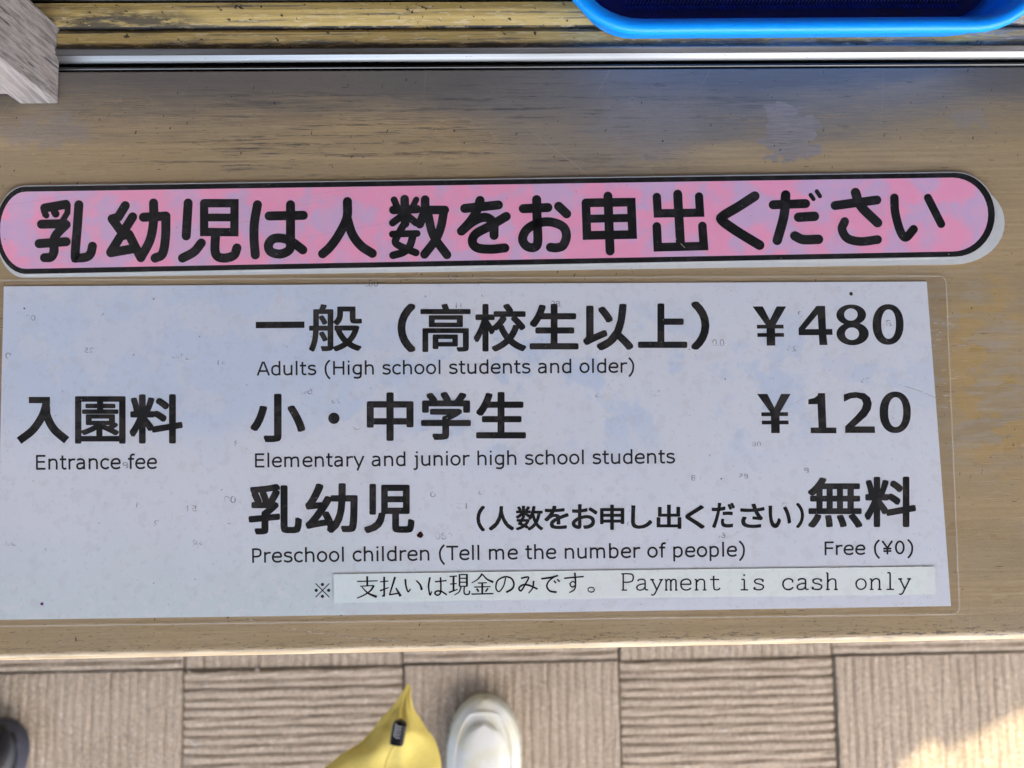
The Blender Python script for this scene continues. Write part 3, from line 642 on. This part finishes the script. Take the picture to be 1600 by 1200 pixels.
group('price_figure', yen(28, 547)+[Pq([[(492, 736), (530, 727), (549, 712), (553, 697), (597, 697), (605, 912), (667, 912), (668, 948), (507, 948), (507, 912), (556, 912), (549, 766), (492, 767)]], K4),
    Pq([[(713, 706), (750, 694), (790, 690), (845, 698), (878, 724), (889, 762), (882, 800), (855, 842), (782, 905), (907, 905), (910, 946), (722, 946), (722, 905), (790, 838), (826, 795), (835, 762), (825, 738), (795, 726), (760, 730), (714, 752)]], K4),
    An((1035, 817), (98, 130), (1038, 816), (47, 93), .92)])
group('student_heading', [C('小', (38, 575, 338, 838), K2), lambda ik: ik.disc((493, 708), 31, 31, K2, 28), C('中', (671, 567, 926, 831), K2), C('学', (966, 564, 1238, 826), K2), C('生', (1265, 565, 1537, 818), K2)])
group('entrance_heading', [lambda ik: ik.ribbon([(240, 187), (417, 187)], 53, K7, 'butt'), lambda ik: ik.ribbon([(384, 187), (380, 240), (345, 335), (270, 440), (158, 527)], 66, K7, 'butt', True), lambda ik: ik.ribbon([(384, 240), (392, 320), (450, 430), (556, 523)], 68, K7, 'butt', True),
    C('園', (625, 155, 1047, 551), K7, .02), C('料', (1078, 138, 1524, 550), K7)])
group('preschool_heading', [C('乳', (25, 203, 283, 447), K5), C('幼', (297, 200, 551, 441), K5), C('児', (580, 203, 824, 441), K5)])
group('preschool_remark', [C('（', (1121, 308, 1163, 432), K5, .03), C('人', (1180, 310, 1303, 428), K5), C('数', (1310, 308, 1443, 428), K5, .022), C('を', (1447, 308, 1566, 421), K5)] +
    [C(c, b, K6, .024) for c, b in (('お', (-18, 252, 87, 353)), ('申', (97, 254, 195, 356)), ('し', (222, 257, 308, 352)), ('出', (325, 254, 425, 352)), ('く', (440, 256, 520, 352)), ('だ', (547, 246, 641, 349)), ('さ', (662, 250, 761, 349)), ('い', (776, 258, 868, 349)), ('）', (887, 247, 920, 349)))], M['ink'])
group('free_figure', [C('無', (934, 144, 1156, 348), K6, .022), C('料', (1163, 141, 1372, 345), K6)])
def star(ik):
    ik.ribbon([(348, 682), (414, 748)], 5, K5, 'butt'); ik.ribbon([(414, 682), (348, 748)], 5, K5, 'butt')
    for c in ((381, 687), (381, 744), (351, 715), (411, 715)): ik.disc(c, 8, 8, K5, 12)
group('reference_mark', [star], M['thin'])
for t, p0, p1, cap in (('Adults (High school students and older)', (401, 586.8), (991, 582.2), 21.6), ('Elementary and junior high school students', (398.5, 730.5), (1055, 724), 22), ('Preschool children (Tell me the number of people)', (394, 879.5), (1164, 869.5), 22.6), ('Free (\u00a50)', (1288.5, 867.6), (1427, 865.8), 21.3), ('Entrance fee', (56.3, 734), (246, 732.6), 23)):
    ik = Ink(.00042); line(ik, t, p0, p1, cap, SANS, 200); ik.build('english_line', M['thin'], pn)
# small marks on the paper
def spot(name, px, py, r, mat, z=.00046):
    ik = Ink(z); rnd = random.Random(int(px)); ik.put([(px+r*rnd.uniform(.7, 1.2)*math.cos(i*.63), py+r*rnd.uniform(.7, 1.2)*math.sin(i*.63)) for i in range(10)], [tuple(range(10))], lambda p: p)
    return ik.build(name, mat, pn)
spot('red_drop', 656.5, 836, 5.2, M['blood']); spot('purple_dot', 65.5, 943.5, 2.6, M['purple']); spot('grit_speck', 1330, 459, 3, M['speck'])
for px, py, r in ((1329, 460, 1.5), (38, 482, 1.6), (240, 467, 1.2), (312, 526, 1.0), (1127, 748, 1.4), (1133, 592, 1.1), (1077, 546, .9), (533, 962, 1.2), (356, 965, 1.4), (240, 911, .9), (305, 905, .8), (1142, 454, .8), (665, 463, .9)): spot('grit_speck', px, py, r, M['speck'])
ik = Ink(.00047)                                    # ghost digits rubbed off receipts, mirrored
for t, x, y, h in (('08.15', 556, 437, 11), ('25', 625, 434, 9), ('80', 700, 428, 9), ('0.0', 1113, 530, 11), ('60', 470, 605, 11), ('25', 518, 622, 8), ('8', 366, 688, 10), ('8', 191, 722, 10), ('480', 268, 552, 8), ('08', 40, 492, 9), ('0', 8, 551, 10), ('25', 132, 543, 8), ('0.20', 282, 553, 9), ('51', 340, 563, 7), ('8', 216, 781, 9), ('0.1', 213, 785, 9), ('08', 350, 775, 11), ('51', 292, 790, 9), ('080', 680, 832, 11), ('8', 747, 764, 9), ('0', 672, 768, 9), ('15', 714, 786, 9), ('3.5', 70, 852, 9), ('08', 8, 842, 11), ('2', 240, 813, 8), ('5.0', 302, 843, 8), ('81', 712, 472, 9), ('85', 752, 455, 9), ('2.3', 1016, 610, 9), ('1.', 950, 594, 8), ('05', 930, 613, 8), ('8', 1384, 500, 10), ('3', 1246, 486, 9), ('25', 1230, 540, 9), ('8', 1202, 590, 8), ('85', 1155, 740, 8), ('8', 1256, 731, 8), ('60', 1118, 832, 9), ('8', 1222, 785, 7), ('1.8', 1080, 742, 9), ('0.0', 980, 815, 8), ('25', 1345, 590, 8), ('8', 1298, 688, 6), ('08', 1175, 690, 8), ('80', 860, 470, 9), ('2', 905, 560, 8), ('00', 1385, 652, 7)):
    ik.char(t, (x, y, x+h*.75*len(t.replace('.', ''))+2, y+h), lambda p: p, 0, True)
o = tag(ik.build('ghost_digits', M['faint'], pn), kind='stuff'); o['label'] = 'faint mirrored digits transferred from receipts'
sheet('laminate_film', FIL, .00062, .00003, M['film'], pn)
ik = Ink(.00064); ik.ribbon(FIL, 1.7, lambda p: p, 'butt', False, True); ik.build('film_edge', M['edge'], pn)
sh_ = sheet('payment_strip', [(521, 897), (990, 890.5), (1460.5, 885), (1462.6, 929), (990, 934), (521, 942)], .00070, .00004, M['strip'], pn); sh_['label'] = 'pale pasted strip saying payment is cash only'
D_ = crop(520, 880, 3.636); ik = Ink(.00072); T, V_, X3 = 5.5, 10, (11, 5)
MIN = [([(138, 104), (255, 100)], T), ([(195, 74), (196, 128)], 9), ([(155, 131), (232, 127)], T), ([(234, 126), (215, 155), (180, 180), (138, 199)], (10, 5), 1), ([(165, 135), (200, 170), (250, 192)], (5, 12), 1),
 ([(268, 106), (316, 101)], T), ([(292, 77), (292, 185), (280, 186)], 9), ([(268, 157), (318, 138)], (8, 5)), ([(354, 78), (338, 130), (322, 178)], (10, 6), 1), ([(320, 180), (378, 170)], 7), ([(358, 140), (386, 188)], (6, 13)),
 ([(412, 90), (416, 130), (428, 162), (442, 146)], (9, 6), 1), ([(474, 98), (496, 122), (506, 152)], (6, 11), 1),
 ([(552, 80), (544, 130), (552, 180), (562, 160)], (9, 6), 1), ([(580, 106), (646, 99)], 6), ([(612, 80), (614, 130), (612, 168), (596, 182), (580, 172), (592, 158), (620, 162), (648, 180)], 7.5, 1),
 ([(663, 76), (706, 73)], T), ([(666, 119), (704, 116)], T), ([(686, 75), (686, 158)], 9), ([(660, 167), (710, 148)], (8, 5)), ([(720, 62), (720, 133)], 8), ([(762, 62), (762, 133)], 9), ([(720, 65), (762, 65)], T), ([(720, 86), (762, 86)], T), ([(720, 108), (762, 108)], T), ([(720, 131), (762, 131)], T), ([(729, 132), (718, 162), (690, 182)], (8, 4), 1), ([(747, 132), (746, 168), (758, 178), (774, 174), (777, 156)], 7, 1),
 ([(849, 60), (825, 90), (788, 113)], (9, 4), 1), ([(849, 62), (875, 90), (912, 108)], (5, 11), 1), ([(824, 113), (876, 111)], T), ([(802, 136), (896, 133)], T), ([(849, 112), (849, 173)], 9), ([(817, 144), (829, 162)], 9), ([(882, 142), (868, 162)], 8), ([(788, 176), (912, 173)], T+1),
 ([(982, 84), (970, 130), (945, 161), (927, 142), (936, 100), (975, 78), (1012, 85), (1029, 115), (1020, 145), (985, 166)], (6, 9), 1),
 ([(1070, 86), (1112, 80), (1092, 122), (1070, 157), (1057, 143), (1078, 124), (1115, 126), (1164, 147)], (7, 9), 1), ([(1141, 100), (1136, 140), (1112, 171)], (9, 5), 1),
 ([(1184, 89), (1235, 82), (1280, 70)], 8, 1), ([(1270, 72), (1232, 97), (1216, 130), (1234, 158), (1272, 165)], (6, 10), 1), ([(1256, 99), (1268, 114)], 7), ([(1275, 91), (1289, 105)], 7),
 ([(1314, 86), (1426, 76)], 7), ([(1375, 54), (1379, 110), (1374, 148), (1344, 168)], (9, 5), 1), ([(1378, 112), (1362, 104), (1348, 120), (1360, 136), (1378, 126)], 6, 1)]
for it in MIN: ik.ribbon(it[0], [k*1.22 for k in it[1]] if isinstance(it[1], tuple) else it[1]*1.22, D_, 'butt', len(it) > 2)
ik.annulus((1468, 151), (21, 17), (1468, 151), (15, 11), D_, 24)
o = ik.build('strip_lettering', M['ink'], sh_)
ik = Ink(.00072); line(ik, 'Payment is cash only', (969.5, 922.8), (1425, 921.4), 26.5, TY, 112, 1030, 1400); ik.build('strip_lettering', M['ink'], sh_)
# hairline scratches over counter and notices
scr = tag(empty('surface_scratches', tuple(U(600, 990, .001))), 'fine pale scratch crossing the counter below the price notice', 'scratch')
for pts, wd in (([(385, 967), (470, 985), (600, 1000), (760, 1004), (900, 1002)], 1.6), ([(90, 1015), (96, 1000), (100, 985)], 1.4)):
    ik = Ink(.00012); ik.ribbon(pts, (wd, .5), lambda p: p, 'butt', True); ik.build('scratch_line', M['scr'], scr)
for pts in ([(1055, 372), (1075, 392), (1098, 415), (1112, 430)], [(1196, 497), (1210, 508)], [(1405, 601), (1440, 612), (1468, 625)], [(552, 668), (558, 671), (565, 668)]):
    ik = Ink(.00112 if pts[0][1] < 440 else .00066); ik.ribbon(pts, (1.2, .6), lambda p: p, 'butt', True); ik.build('scratch_line', M['scr'], bn if pts[0][1] < 440 and pts[0][1] > 290 else (pn if pts[0][1] > 440 else scr))

# ================================================================== blue coin tray
TZ = .030
q0, q1 = U(1020, 48.3, TZ), U(1530, 45, TZ)
tx0, tx1 = U(872, 0, TZ).x, U(1652, 0, TZ).x; cx = (tx0+tx1)/2; ty0 = q0.y; hw = (tx1-tx0)/2; hd = .072; cy = ty0+hd
rot = math.atan2(q1.y-q0.y, q1.x-q0.x)
tray = tag(empty('coin_tray', (cx, cy, .005)), 'bright blue plastic coin tray lined with a dark ribbed mat, standing on the window sill', 'tray')
def rring(ins, z, rad, n=10):
    out = []; a, b = hw-ins, hd-ins; r = max(.004, rad-ins)
    for qx, qy, s0 in ((1, 1, 0), (-1, 1, 90), (-1, -1, 180), (1, -1, 270)):
        for i in range(n+1):
            t = math.radians(s0+90*i/n); x = qx*(a-r)+r*math.cos(t); y = qy*(b-r)+r*math.sin(t)
            out.append((cx+x*math.cos(rot)-y*math.sin(rot), cy+x*math.sin(rot)+y*math.cos(rot), z))
    return out
RD = .036
m = MB(); TP = [(.010, .0055), (.007, .012), (.004, TZ-.007), (.0012, TZ-.0055), (.0, TZ-.003), (.0006, TZ-.001), (.002, TZ), (.0045, TZ-.0003), (.0065, TZ-.0015), (.0085, TZ-.005), (.0105, .016), (.0125, .011), (.0155, .0092)]
m.grid([rring(i, z, RD) for i, z in TP], True); m.poly(rring(.0155, .0092, RD)); m.poly(rring(.010, .0055, RD)[::-1]); m.build('tray_body', M['plastic'], tray, True)
m = MB(); MI = .0165
m.grid([rring(MI, .0094, RD), rring(MI, .0108, RD), rring(MI+.001, .0112, RD)], True); m.poly(rring(MI+.001, .0112, RD)); m.build('rubber_mat', M['mat'], tray)
m = MB(); px_, py_ = .00165, .0024; nx = int((hw-MI-.006)*2/px_); ny = int((hd-MI-.005)*2/py_)
for j in range(ny):
    for i in range(nx):
        lx = -hw+MI+.006+i*px_; ly = -hd+MI+.005+j*py_
        if abs(lx) > hw-MI-.015 and abs(ly) > hd-MI-.015: continue
        s_ = 1 if j % 2 else -1; a = Vector((.0005, .0)); dx = .0006*s_; z0, z1 = .0112, .0121
        c0 = (lx-dx, ly-.0009); c1 = (lx+dx, ly+.0009); h = .00034
        base = [(c0[0]-h, c0[1]), (c0[0]+h, c0[1]), (c1[0]+h, c1[1]), (c1[0]-h, c1[1])]
        rt = lambda p, z: (cx+p[0]*math.cos(rot)-p[1]*math.sin(rot), cy+p[0]*math.sin(rot)+p[1]*math.cos(rot), z)
        tp = [(lx-dx*.6-h*.5, ly-.0006), (lx-dx*.6+h*.5, ly-.0006), (lx+dx*.6+h*.5, ly+.0006), (lx+dx*.6-h*.5, ly+.0006)]
        n = len(m.v); m.v += [rt(p, z0) for p in base]+[rt(p, z1) for p in tp]
        m.f += [(n+4, n+5, n+6, n+7)]+[(n+k, n+(k+1) % 4, n+4+(k+1) % 4, n+4+k) for k in range(4)]
tag(m.build('mat_nubs', M['nub'], tray), kind='stuff')

# ================================================================== yellow cloth bag
ZB = -.33
bag = tag(empty('cloth_bag', tuple(U(640, 1190, ZB))), 'yellow cloth bag tapering to a point with a black cord lock', 'bag')
Bc = crop(490, 1050, 4.706)
LE = [(693, 84), (676, 110), (640, 166), (575, 258), (500, 332), (450, 402), (390, 470), (310, 540), (200, 606), (80, 706), (-60, 800), (-200, 920), (-330, 1060)]
RE = [(697, 84), (713, 112), (716, 180), (740, 272), (790, 352), (835, 424), (882, 482), (914, 560), (934, 640), (942, 720), (960, 830), (980, 960), (990, 1080)]
rows = []; rb = []
for k, (l, r) in enumerate(zip(smooth(LE, 3), smooth(RE, 3))):
    t = k/36; row, rw2 = [], []
    for i in range(25):
        u = i/24; q = Bc((l.x+(r.x-l.x)*u, l.y+(r.y-l.y)*u)); b = math.sin(math.pi*u)**.9*.009*min(1, t*t*5)
        fold = .0013*math.sin(u*7+t*9)*min(1, t*4)+.0010*math.sin(u*19-t*16)*min(1, t*3)*math.sin(math.pi*u)+.0018*math.exp(-((u-.45-.5*(t-.35))/.06)**2)*min(1, t*4)
        row.append(U(q[0], q[1], ZB+b+fold if 0 < i < 24 else ZB)); p = U(q[0], q[1], ZB); rw2.append(Vector((p.x, p.y, ZB-b*.8 if 0 < i < 24 else ZB)))
    rows.append(row); rb.append(rw2)
m = MB(); m.grid(rows); m.grid(rb)
o = m.build('bag_cloth', M['cloth'], bag, True)
zc = ZB+.028
def tube(pts, rad, name, mat, parent, n=10, closed_ends=True):
    P = smooth([Vector(p) for p in pts], 4) if len(pts) > 2 else [Vector(p) for p in pts]; rg = []
    for i, p in enumerate(P):
        t = (P[min(i+1, len(P)-1)]-P[max(i-1, 0)]).normalized(); a = t.cross(Vector((0, 0, 1))).normalized(); b = t.cross(a)
        r = rad(i/(len(P)-1)) if callable(rad) else rad
        rg.append([p+a*(r*math.cos(2*math.pi*j/n))+b*(r*math.sin(2*math.pi*j/n)) for j in range(n)])
    m = MB(); m.grid(rg, True); m.poly(rg[0][::-1]); m.poly(rg[-1]); return m.build(name, mat, parent, True)
a, b = U(*Bc((640, 352)), zc), U(*Bc((610, 528)), zc)
ax = (b-a).normalized(); sd = Vector((-ax.y, ax.x, 0)); L = (b-a).length
m = MB(); rg = []
for i in range(14):
    t = i/13; hw_ = .0058*(math.sqrt(max(.02, 1-(1-min(1, t/.22))**2)) if t < .22 else 1); hz = .0045*(1 if t > .15 else .6+.4*t/.15)
    if i in (0, 13): hw_ *= .9 if i else .5
    rg.append([a+ax*(L*t)+sd*(hw_*math.copysign(abs(math.cos(w_))**.55, math.cos(w_)))+Vector((0, 0, hz*math.copysign(abs(math.sin(w_))**.55, math.sin(w_)))) for w_ in [2*math.pi*j/20 for j in range(20)]])
m.grid(rg, True); m.poly(rg[0][::-1]); m.poly(rg[-1]); cl = m.build('cord_lock', M['black'], bag, False)
for k in range(5):
    c = a+ax*(L*(.13+.115*k))+Vector((0, 0, .0048)); pts = []
    for i in range(7):
        u = -1+2*i/6; pts.append(c+sd*(-.0006+.0028*u)+ax*(.0013*(1-u*u)+.0009*u))
    tube(pts, .00030, 'coil_mark', M['greyline'], cl, 6)
tube([b+Vector((0, 0, -.002))+ax*(-.002), U(*Bc((585, 560)), ZB+.026), U(*Bc((545, 640)), ZB+.0245), U(*Bc((525, 730)), ZB+.025), U(*Bc((520, 900)), ZB+.026)], .0008, 'cord', M['yellowline'], bag)

# ================================================================== shoes
def shoe(name, tip, direction, length, width, label, upper, sole, strap):
    d = Vector((*direction, 0)).normalized(); s_ = Vector((-d.y, d.x, 0)); t0 = Vector((tip[0], tip[1], FLOOR+.001))
    root = tag(empty(name, tuple(t0-d*length*.5)), label, 'shoe')
    W = lambda t: width/2*(math.sqrt(max(0, 1-(1-min(1, t/.30))**2.2))*(1-.16*max(0, (t-.35)/.65)) if t < .9 else .84*math.sqrt(max(0, 1-((t-.9)/.1)**2)))
    H = lambda t: .030+.030*min(1, t/.35)**.8+.03*max(0, t-.35)/.65
    ts = [0.002, .01, .025, .05, .08, .12, .17, .23, .3, .38, .46, .55, .65, .75, .85, .92, .97, .995]
    def ring(t, f, z0, hgt, n=28, e=.8):
        c = t0-d*(length*t)
        return [c+s_*(W(t)*f*math.copysign(abs(math.cos(a))**e, math.cos(a)))+Vector((0, 0, z0+hgt*max(0, math.sin(a))**e)) for a in [math.pi*j/n for j in range(n+1)]]
    m = MB(); m.grid([ring(t, .955, .014, H(t)-.016) for t in ts]); m.build('upper', upper, root, True)
    m = MB(); out = [t0-d*(length*t)+s_*(W(t)*.98) for t in ts]+[t0-d*(length*t)-s_*(W(t)*1.0) for t in ts[::-1]]
    lv = [[p+Vector((0, 0, z)) for p in out] for z in (0, .020)]; lv.append([t0-d*length*.5+(p-(t0-d*length*.5))*.985+Vector((0, 0, .023)) for p in out])
    m.grid(lv, True); m.poly(lv[-1]); m.build('sole', sole, root, True)
    if strap:
        # raised toe cap panel and apron seam
        m = MB(); tt = [.10+.02*i for i in range(32)]; gr = []
        for t in tt:
            c = t0-d*(length*t); f = min(1, math.sqrt(max(0, 1-(1-min(1, (t-.10)/.12))**2)))*.60; row = []
            for j in range(17):
                u = -1+j/8; a = math.acos(max(-1, min(1, u*f)))
                hz = .016+(H(t)-.016)*math.sin(a)**.8+.0035*(1-abs(u)**4)
                row.append(c+s_*(W(t)*.93*math.copysign(abs(math.cos(a))**.8, math.cos(a)))+Vector((0, 0, hz)))
            gr.append(row)
        m.grid(gr); m.build('apron', upper, root, True)
        for sgn in (-1, 1):
            pts = []
            for i in range(9):
                t = .055+.5*(i/8)**2; u = sgn*.74*math.sqrt(max(0, 1-(1-min(1, i/5))**2)); a = math.acos(u); c = t0-d*(length*t)
                pts.append(c+s_*(W(t)*.94*math.copysign(abs(math.cos(a))**.8, math.cos(a)))+Vector((0, 0, .0150+(H(t)-.016)*math.sin(a)**.8)))
            tube(pts, .0015, 'seam_roll', upper, root, 8)
    return root
tip = U(757, 1093, FLOOR+.03)
shoe('white_shoe', (tip.x, tip.y), (.03, 1), .27, .103, 'rounded white shoe toe with a raised apron on the ribbed paving beside the yellow bag', M['shoe'], M['sole'], True)
tip = U(10, 1142, FLOOR+.03)
shoe('black_shoe', (tip.x, tip.y), (.62, .78), .27, .10, 'black rubber shoe toe with grey welt at the lower left of the paving', M['bshoe'], M['bsole'], False)
# joint grit: pale pebbles caught in the joints
rnd = random.Random(5)
m = MB()
for px, py, r in ((402, 1046, 3.4), (296, 1049, 2.5), (161, 1049, 2), (91, 1050, 2), (35, 1052, 2), (238, 1040, 2), (305, 1163, 4), (1303, 1180, 3), (1132, 1141, 4), (1059, 1088, 3.4), (1590, 1027, 2.5), (1505, 1092, 2.5), (1591, 1041, 2.5)):
    c = U(px, py, FLOOR+.001); r *= .0006; n = len(m.v)
    m.v += [tuple(c+Vector((r*math.cos(i*1.257)*rnd.uniform(.8, 1.2), r*math.sin(i*1.257), 0))) for i in range(5)]+[tuple(c+Vector((0, 0, r))), tuple(c-Vector((0, 0, r)))]
    for i in range(5): m.f += [(n+i, n+(i+1) % 5, n+5), (n+(i+1) % 5, n+i, n+6)]
tag(m.build('pebbles', m_flat('pale_pebble', (.42, .39, .35), .7)), 'pale grit caught in the joints of the paving', 'grit', kind='stuff')
